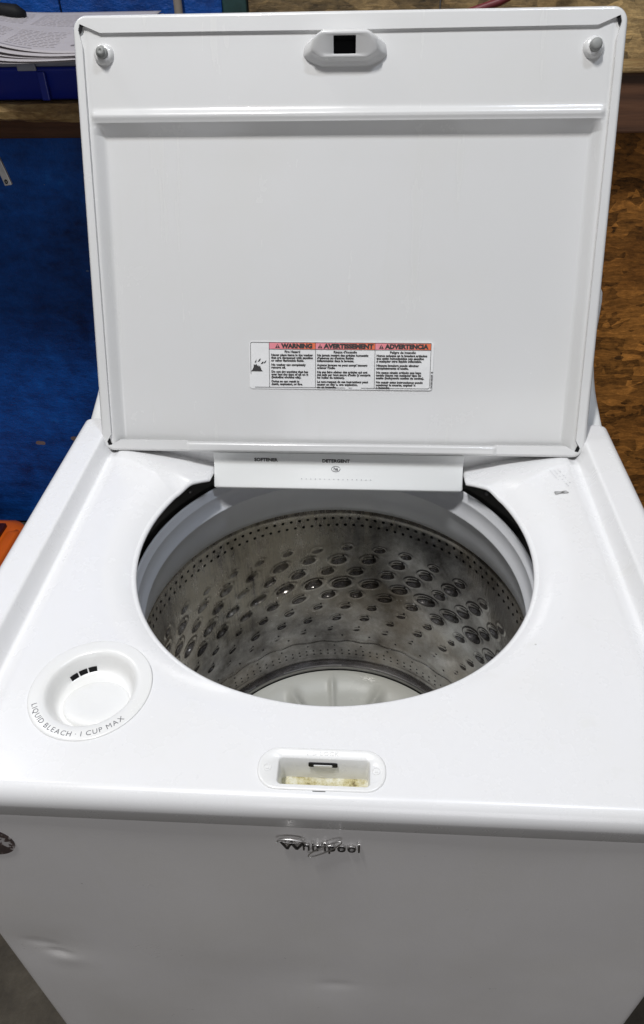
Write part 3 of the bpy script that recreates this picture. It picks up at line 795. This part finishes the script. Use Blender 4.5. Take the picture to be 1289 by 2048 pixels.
def basket():
    R = .2385; nt = 1200; z0, z1 = -.155, -.508; nz = 300
    th = np.linspace(0, 360, nt, endpoint=False); z = np.linspace(z0, z1, nz)
    T, Z = np.meshgrid(th, z, indexing='xy')             # (nz, nt); angle measured from straight back, + to the right
    T = T.copy(); Z = Z.copy()
    D = np.zeros_like(T); mmdeg = R*math.pi/180*1000      # mm per degree
    dth = 360/nt
    def local(t0, zc, rw, rh):
        # index window
        i0 = max(0, int(((z0-(zc+rh))/(z0-z1))*(nz-1))-1); i1 = min(nz, int(((z0-(zc-rh))/(z0-z1))*(nz-1))+3)
        w_ = int(rw*1000/mmdeg/dth)+2; c = int(round(t0/dth))
        jj = np.arange(c-w_, c+w_+1) % nt
        return slice(i0, i1), jj
    rows = [(-.236, 2.2, 's', 0), (-.259, -1.1, 'm', 1), (-.285, -5.5, 'm', 1), (-.311, .2, 'L', 1), (-.338, -5.4, 'm', 1), (-.366, 1.6, 's', 1), (-.394, -2.3, 's', 1), (-.421, -4.9, 't', 1)]
    size = {'L': (.0158, .0086, .0068), 'm': (.0122, .0073, .0050), 's': (.0092, .0056, .0030), 't': (.0070, .0046, .0015)}
    holes = []
    r_ng = np.random.default_rng(3)
    for zc, off, sz, hl in rows:
        for k in range(32):
            t0 = (off+11.25*k) % 360
            wv = .0085*math.sin(math.radians(t0*4))*0
            zz = zc+.0035*math.sin(math.radians(t0)*3)+r_ng.normal(0, .0008)
            a, b, dep = size[sz]; f = r_ng.uniform(.88, 1.12); a *= f; b *= f*r_ng.uniform(.9, 1.1); dep *= f*r_ng.uniform(.75, 1.15); t0 += r_ng.normal(0, .25)
            si, jj = local(t0, zz, a*1.9, b*1.9)
            dt = ((T[si][:, jj]-t0+180) % 360-180)*mmdeg/1000; dz = Z[si][:, jj]-zz
            u = dt*.95+dz*.31; v = dz*.95-dt*.31
            q = np.sqrt((u/a)**2+(v/b)**2)
            h = np.where(q < 1, 1-q*q, 0)**1.15*dep*(1-.38*v/b)-np.where((q > .85) & (q < 1.45), np.sin((q-.85)/.6*np.pi), 0)*.0008*dep/.005
            blk = D[si]; blk[:, jj] += h; D[si] = blk
            if hl: holes.append((t0+(a*.55*1000)/mmdeg, zz+b*1.02+.0005, .0018))
    for k in range(118):
        t0 = k*360/118
        holes.append((t0, -.1765, .0024)); holes.append((t0+1.4, -.1895, .0024))
    for k in range(120):
        holes.append((k*3., -.4765, .0017)); holes.append((k*3.+.2, -.4855, .0017))
    for k in range(32):
        holes.append((k*11.25+.2, -.4375, .0018)); holes.append((k*11.25-3.1, -.4635, .0016))
    kill = np.zeros((nz, nt), bool)
    holes2 = []
    for t0, zc, r in holes:
        t0 %= 360
        si, jj = local(t0, zc, r*2.4, r*2.4)
        dt = ((T[si][:, jj]-t0+180) % 360-180)*mmdeg/1000; dz = Z[si][:, jj]-zc
        q = np.hypot(dt, dz)
        near = (q > r*.62) & (q < r*1.42)
        s_ = np.where(near, r/np.maximum(q, 1e-6), 1.0)
        tt = T[si]; ndt = dt*s_*1000/mmdeg; tt[:, jj] = np.where(near, t0+ndt, tt[:, jj]); T[si] = tt
        zz = Z[si]; zz[:, jj] = np.where(near, zc+dz*s_, zz[:, jj]); Z[si] = zz
        kk = kill[si]; kk[:, jj] |= (q <= r*.62); kill[si] = kk
        holes2.append((t0, zc, r))
    # faces die when every corner lies inside or on the rim and at least one strictly inside
    Tc = T; 
    k4 = kill[:-1]|kill[1:]; k4 = k4 | np.roll(k4, -1, 1)
    keep = ~k4
    # wavy weld line, slight out-of-round
    zw = -.4525+.0018*np.sin(np.radians(T)*32)
    D += .0016*np.exp(-((Z-zw)/.0016)**2)-.0008*np.exp(-((Z-zw-.004)/.003)**2)
    D += .0008*np.sin(np.radians(T)*9+Z*30)
    D += -.0012*np.exp(-((Z+.166)/.004)**2)
    D += np.where(Z < -.494, -((-.494-Z)/.014)**2*.010, 0)
    RR = R+D
    ang = np.radians(90-T)
    P = np.stack([RR*np.cos(ang), CY+RR*np.sin(ang), Z], -1)
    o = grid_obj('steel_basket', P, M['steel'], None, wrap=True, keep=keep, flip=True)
    at = o.data.attributes.new('lime', 'FLOAT', 'POINT')
    lim = 1.25*np.exp(-(((T+38+180) % 360-180)/36)**2)*sstep(-.42, -.22, Z)
    lim = np.clip(lim+.25*np.exp(-((Z+.17)/.02)**2), 0, 1)
    at.data.foreach_set('value', lim.reshape(-1).astype(np.float32))
    part(o); return o
bas = basket()
o = grid_obj('basket_foot_band', lathe([(.2295, -.5070), (.2275, -.5085), (.2265, -.512), (.2285, -.5155), (.2325, -.517), (.2300, -.520)], 240, 0, CY), M['steelplain'], bas, wrap=True)
def plate():
    nt, nr = 480, 60
    th = np.linspace(0, 2*np.pi, nt, endpoint=False); r = np.linspace(.2275, .02, nr)
    Rg, Tg = np.meshgrid(r, th, indexing='ij')
    z = -.5205-.010*sstep(.226, .205, Rg)+.0+0*Tg
    z = -.5200-.012*(1-sstep(.175, .224, Rg))
    fins = 8
    ph = (np.degrees(Tg)*fins/360) % 1
    dph = np.minimum(np.abs(ph-.56), 1)*360/fins*np.pi/180*Rg
    z += .020*np.exp(-(dph/.010)**2)*sstep(.215, .16, Rg)
    dph2 = np.abs(ph-.10)*360/fins*np.pi/180*Rg
    z += .006*np.exp(-(dph2/.005)**2)*sstep(.222, .20, Rg)
    z += .035*sstep(.09, .03, Rg)
    P = np.stack([Rg*np.cos(Tg), CY+Rg*np.sin(Tg), z], -1)
    o = grid_obj('wash_plate', P, M['creamplastic'], None, wrap=True); part(o)
plate()

# ---- LID --------------------------------------------------------------
LA = .426; LW, LL = .622, .501
lidE_loc = Vector((-.0004, .483, -.0153))
Rx = Matrix.Rotation(-LA, 4, 'X')
outer = rrect(LW, LL, .0165, 0, LL/2, 10)
def shrink(lp, d):
    r = .0165-d
    return rrect(LW-2*d, LL-2*d, max(r, .004), 0, LL/2, 10)
DB = .024
loops = []
for d, y in ((.010, DB), (.002, DB-.001), (.0004, DB-.004), (0, .006), (.0005, .0030), (.0018, .0010), (.0035, .0001), (.0046, 0)):
    loops.append([(x, y, z) for x, z in shrink(outer, d)])
V, F = loft(loops, True, False)
last = loops[-1]
def hole_loop():
    pts = []
    def seg(a, b, n=6): return [(a[0]+(b[0]-a[0])*i/n, a[1]+(b[1]-a[1])*i/n) for i in range(n)]
    key = [(.2975, .022), (.3005, .440), (.3005, .468), (.3040, .4850), (.3020, .4910), (.2790, .4818), (.05, .4812), (-.05, .4812), (-.2790, .4818), (-.3020, .4910), (-.3040, .4850), (-.3005, .468), (-.3005, .440), (-.2975, .022),
           (-.3035, .0120), (-.3020, .0075), (-.2980, .0080), (-.2860, .0148), (-.2000, .0148), (-.1960, .0135), (.1960, .0135), (.2000, .0148), (.2860, .0148), (.2980, .0080), (.3020, .0075), (.3035, .0120)]
    for i in range(len(key)): pts += seg(key[i], key[(i+1) % len(key)], 3)
    return pts
hl = hole_loop()
b0 = len(V)-len(last)
# small smoothing of the flange's inner edge: it turns back over 2 mm
b1 = len(V); V += [(x, 0, z) for x, z in hl]
tri = tessellate_polygon([[Vector((x, z, 0)) for x, _, z in last], [Vector((x, z, 0)) for x, z in hl]])
nl = len(last)
for t_ in tri: F.append(tuple((b0+i) if i < nl else (b1+i-nl) for i in t_))
b2 = len(V); hc = np.array(hl)
cen = np.array([0, LL/2])
for k, yy in enumerate((.0012, .0050)):
    V += [(x*(1-0.0008*(k == 0)), yy, z) for x, z in hl]
nh = len(hl)
for a_, b_ in ((b1, b2), (b2, b2+nh)):
    for i in range(nh): F.append((a_+i, a_+(i+1) % nh, b_+(i+1) % nh, b_+i))
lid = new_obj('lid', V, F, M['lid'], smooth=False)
me = lid.data
for p in me.polygons:                                       # smooth only the rolled edge
    p.use_smooth = p.index < nl*(len(loops)-1) and True
lid.parent = WM
lid.matrix_local = Matrix.Translation(lidE_loc-Vector((0, .34, FZ))) @ Rx
# thick pressed step on the hinge flange
o = new_obj('hinge_flange_step', *loft([[(x, .0003, z) for x, z in rrect(.400, .0110, .003, 0, .0072)], [(x, -.0012, z) for x, z in rrect(.396, .0090, .003, 0, .0072)], [(x, -.0016, z) for x, z in rrect(.388, .0060, .002, 0, .0072)]], False, True), M['lid']); o.parent = lid

def liner():
    X = np.linspace(-.3065, .3065, 260)
    tz = np.concatenate([np.linspace(.004, .372, 90), np.linspace(.3735, .408, 70), np.linspace(.410, .4945, 50)])
    Tg, Xg = np.meshgrid(tz, X, indexing='ij')
    ax = np.abs(Xg)
    deep = .0165
    side = np.clip((ax-.2845)/.0125, 0, 1)*.8+.2*sstep(.283, .299, ax)                            # 0 panel, 1 at the shelf beside the rim
    lower = .0030+(deep-.0030)*(1-side)
    up = .0034+0*Tg
    up = up+.0015*sstep(.46, .478, Tg)*0
    k = 1-(.8*np.clip((Tg-.3775)/.0120, 0, 1)+.2*sstep(.3765, .3915, Tg))
    D = up*(1-k)+lower*k
    endk = 1-sstep(.2935, .2965, ax)
    D -= .0030*np.exp(-((Tg-.3965)/.0052)**2)*endk
    D += .0014*np.exp(-((ax-.2985)/.0018)**2)
    D += .0008*np.sin(Xg*9)*np.sin(Tg*8)*k                   # the sheet is not dead flat
    P = np.stack([Xg, D, Tg], -1)
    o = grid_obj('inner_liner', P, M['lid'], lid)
    o.parent = lid; return o
lin = liner()
for sx, sz, x0_, z0_, r0 in ((-1, 1, .2925, .4790, .0092), (1, 1, .2925, .4790, .0092), (-1, -1, .2925, .0185, .0080), (1, -1, .2925, .0185, .0080)):  # dark crescent sheets paint the shade of the gaps at the rim corners
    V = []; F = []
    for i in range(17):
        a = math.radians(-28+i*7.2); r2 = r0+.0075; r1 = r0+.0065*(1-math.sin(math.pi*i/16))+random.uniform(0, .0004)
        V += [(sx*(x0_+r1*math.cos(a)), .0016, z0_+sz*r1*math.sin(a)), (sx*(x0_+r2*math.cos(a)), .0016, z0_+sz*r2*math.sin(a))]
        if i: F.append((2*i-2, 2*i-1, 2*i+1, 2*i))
    g = new_obj('painted_gap_shade', V, F, M['dark'], smooth=False); g.parent = lid
# strike housing
SX, ST = .0010, .4625
def sl(w_, h_, r, y, dt=0, cx_=SX, taper=0, tilt=0):
    def fx_(z): zn = (z-ST)/.013; return 1-1.15*taper*(max(0, zn+.3)**2*.75+max(0, -.3-zn)**2*2.2)
    return [(cx_+(x-cx_)*fx_(z), y+tilt*(ST+.012-z), z) for x, z in rrect(w_, h_, r, cx_, ST+dt, 8)]
loops = [sl(.0960, .0330, .0120, .0040, -.0010, taper=.12), sl(.0920, .0310, .0110, -.0010, -.0010, taper=.14), sl(.0870, .0290, .0100, -.0060, -.0005, taper=.17, tilt=.15), sl(.0800, .0272, .0090, -.0120, .0000, taper=.20, tilt=.35), sl(.0770, .0255, .0085, -.0180, -.0002, taper=.2, tilt=.50), sl(.0740, .0235, .0080, -.0212, -.0010, taper=.18, tilt=.55), sl(.0690, .0215, .0070, -.0228, -.0014, taper=.16, tilt=.58), sl(.0600, .0190, .0050, -.0232, -.0015, taper=.1, tilt=.60),
         sl(.0252, .0158, .0008, -.0232, -.0012, tilt=.60), sl(.0246, .0152, .0008, -.0226, -.0012, tilt=.60), sl(.0240, .0148, .0008, -.0020, -.0012)]
V, F = loft(loops, False, True)
sk = new_obj('latch_strike', V, F, M['lid']); sk.parent = lid
V, F = loft([sl(.0244, .0150, .0008, -.0222, -.0012, tilt=.60), sl(.0238, .0146, .0008, -.0022, -.0012)], False, True)
o = new_obj('strike_opening', V, [f[::-1] for f in F], M['dark'], smooth=False); o.parent = lid
parts = []
for k in range(6):
    x = SX-.0106+k*.0040
    parts.append(boxes([(x, x+.0024, -.0175, -.010, ST+.0052, ST+.0064)]))
o = new_obj('strike_teeth', *join(parts), M['dark'], smooth=False); o.parent = lid

# rubber bumpers
for s in (-1, 1):
    bx_, bz = s*.2765, .4605
    def ylathe(pr, n=32):
        P = lathe(pr, n); Q = P.copy(); Q[..., 0] = P[..., 0]+bx_; Q[..., 1] = -P[..., 2]; Q[..., 2] = P[..., 1]+bz; return Q
    o = grid_obj('bumper_boss', ylathe([(.0118, -.004), (.0112, -.001), (.0098, .0016), (.0086, .0026), (.0060, .0030)]), M['lid'], lid, wrap=True, flip=True)
    o = grid_obj('bumper', ylathe([(.0066, .0020), (.0066, .0062), (.0062, .0072), (.0050, .0074), (.0046, .0078), (.0046, .0098), (.0038, .0108), (.0013, .0110), (.0010, .0102), (.0, .0102)] if s < 0 else [(.0064, .0020), (.0064, .0080), (.0060, .0094), (.0050, .0104), (.0025, .0109), (.0, .0110)]), M['bump'], lid, wrap=True, flip=True)
    o['label'] = 'stepped grey bumper' if s < 0 else 'plain round grey bumper'

# warning label
PY = .0165
def lq(x0, x1, z0, z1, y): return ([(x0, y, z0), (x1, y, z0), (x1, y, z1), (x0, y, z1)], [(0, 1, 2, 3)])
LX0, LX1, LZ0, LZ1 = -.1165, .1165, .0815, .1410
y0 = PY-.0012
V, F = loft([[(x, y0+.0022, z) for x, z in rrect(LX1-LX0, LZ1-LZ0, .004, 0, (LZ0+LZ1)/2)], [(x, y0, z) for x, z in rrect(LX1-LX0, LZ1-LZ0, .004, 0, (LZ0+LZ1)/2)]], False, True)
lb = new_obj('warning_label', V, F, M['label'], smooth=False); lb.parent = lid
cols = [(-.0910, -.0320), (-.0320, .0430), (.0430, .1130)]
zt, zb, zh_ = .1395, .0835, .1312
yi = y0-.00025
V, F, fade = [], [], []
for a, b in cols:
    nseg = 10
    for i in range(nseg):
        xa, xb = a+(b-a)*i/nseg, a+(b-a)*(i+1)/nseg; q = len(V)
        V += [(xa, yi, zh_), (xb, yi, zh_), (xb, yi, zt), (xa, yi, zt)]; F.append((q, q+1, q+2, q+3)); fade += [i/nseg, (i+1)/nseg, (i+1)/nseg, i/nseg]
o = new_obj('label_header', V, F, M['header'], smooth=False); at = o.data.attributes.new('fade', 'FLOAT', 'POINT'); at.data.foreach_set('value', fade); o.parent = lid
ln = []
tk = .0005; ys = y0-.0005
def hl_(x0, x1, z, t_=tk): ln.append(lq(x0, x1, z-t_/2, z+t_/2, ys))
def vl_(x, z0, z1, t_=tk): ln.append(lq(x-t_/2, x+t_/2, z0, z1, ys))
hl_(-.1125, .113, zt); hl_(-.091, .113, zh_)
for a, b in ((-.110, .0060), (.0105, .0150), (.0260, .1105)): hl_(a, b, zb)
vl_(-.091, zb, zt); vl_(-.032, zb, zt); vl_(.043, zb, zt); vl_(.113, zb+.003, zt); vl_(-.1148, .1, zt-.003)
for k, (cx_, cz, a0) in enumerate(((-.1123, zt-.0025, math.pi/2), (.1105, zb+.0025, -math.pi/2))):
    for i in range(5):
        a, b = a0+math.pi/2*i/5, a0+math.pi/2*(i+1)/5; R1, R2 = .00225, .00275
        ln.append(([(cx_+R1*math.cos(a), ys, cz+R1*math.sin(a)), (cx_+R2*math.cos(a), ys, cz+R2*math.sin(a)), (cx_+R2*math.cos(b), ys, cz+R2*math.sin(b)), (cx_+R1*math.cos(b), ys, cz+R1*math.sin(b))], [(0, 1, 2, 3)]))
o = new_obj('label_rules', *join(ln), M['ink'], smooth=False); o.parent = lid
def lt_(s, size, x, z, sx=1.0, bold=0.0, align='LEFT', y=None, sp=1.0):
    yy = ys if y is None else y
    return xf(text_geo(s, size, 0, sx, bold, sp, align), lambda a, b, c: (x+a, yy-c, z+b))
hd = []
for (a, b), s, wsc in zip(cols, ('WARNING', 'AVERTISSEMENT', 'ADVERTENCIA'), (1.12, 1.16, 1.16)):
    g = lt_(s, .0074, 0, zh_+.0016, 1, .00050)
    wt = max(v[0] for v in g[0]); avail = (b-a)*(.66 if s == 'WARNING' else .83 if s[1] == 'V' else .77)
    k = avail/wt; x0 = a+(b-a)*(.27 if s == 'WARNING' else .145 if s[1] == 'V' else .185)
    hd.append(([(x0+v[0]*k, v[1], v[2]) for v in g[0]], g[1]))
    tx = x0-.0052; z_ = zh_+.0015
    hd.append(([(tx-.0030, ys, z_), (tx+.0030, ys, z_), (tx, ys, z_+.0052)], [(0, 1, 2)]))
o = new_obj('header_lettering', *join(hd), M['ink'], smooth=False); o.parent = lid
ex = []
for (a, b), s in zip(cols, (0, 1, 2)):
    x0 = a+(b-a)*(.27, .145, .185)[s]-.0052
    ex.append(lt_('!', .0044, x0, zh_+.0022, 1, .0002, 'CENTER', ys-.0002))
for g in ex:
    o = new_obj('alert_mark', *g, M['header'], smooth=False); o.parent = lid
body = [
 (-.0885, 'Fire Hazard', ['Never place items in the washer', 'that are dampened with gasoline', 'or other flammable fluids.', '', 'No washer can completely', 'remove oil.', '', 'Do not dry anything that has', 'ever had any type of oil on it', '(including cooking oils).', '', 'Doing so can result in', 'death, explosion, or fire.'], -.0615, .0550),
 (-.0300, "Risque d'incendie", ['Ne jamais mettre des articles humect\u00e9s', "d'essence ou d'autres fluides", 'inflammables dans la laveuse.', '', 'Aucune laveuse ne peut compl\u00e8tement', "enlever l'huile.", '', 'Ne pas faire s\u00e9cher des articles qui ont', "\u00e9t\u00e9 salis par tout genre d'huile (y compris", 'les huiles de cuisson).', '', 'Le non-respect de ces instructions peut', 'causer un d\u00e9c\u00e8s, une explosion,', 'ou un incendie.'], .0055, .0700),
 (.0450, 'Peligro de incendio', ['Nunca coloque en la lavadora art\u00edculos', 'que est\u00e9n humedecidos con gasolina', 'o cualquier otro l\u00edquido inflamable.', '', 'Ninguna lavadora puede eliminar', 'completamente el aceite.', '', 'No seque ning\u00fan art\u00edculo que haya', 'tenido alguna vez cualquier tipo de', 'aceite (incluyendo aceites de cocina).', '', 'No seguir estas instrucciones puede', 'ocasionar la muerte, explosi\u00f3n', 'o incendio.'], .0780, .0665)]
tx = []
for x0, head, lines, cxh, wmax in body:
    tx.append(lt_(head, .0040, cxh, zh_-.0044, 1.05, .00016, 'CENTER'))
    full = max(lines, key=len); g = text_geo(full, .0036, 0, 1, .00014); k = min(1.12, wmax/max(v[0] for v in g[0]))
    z = zh_-.0083
    for s in lines:
        if s == '': z -= .0018; continue
        tx.append(lt_(s, .0036, x0, z, k, .00020)); z -= .00345
o = new_obj('body_lettering', *join(tx), M['ink'], smooth=False); o.parent = lid
o = new_obj('serial_lettering', *xf(text_geo('W10110159  B', .0034, 0, 1.0, .00008), lambda a, b, c: (.1130+.0034-b, ys-c, .0838+a)), M['ink'], smooth=False); o.parent = lid
# flame pictogram
fx, fz = -.1035, .1035
def poly(pts): return ([(fx+x*.00118, ys, fz+z*.00105) for x, z in pts], [tuple(range(len(pts)))])
fl_ = [poly([(-9.5, 0), (-8, 1.6), (-6.6, 4.8), (-6.2, 8.5), (-4.8, 7), (-3.6, 9), (-2.4, 6.2), (-1.6, 7.2), (-.6, 5.4), (.4, 7.0), (1.0, 4.6), (2.2, 1.5), (3.2, 0)]),
       poly([(-5.4, 10.5), (-3.4, 14.2), (-3.6, 10.6)]), poly([(-2.2, 11), (.2, 14.8), (1.6, 15), (0, 12)]), poly([(1.2, 8.6), (3.6, 11.8), (4.4, 11), (3, 8.8)]), poly([(4.2, 9.6), (6.6, 12.6), (7.6, 13.0), (6, 9.8)])]
o = new_obj('flame_symbol', *join(fl_), M['ink'], smooth=False); o.parent = lid
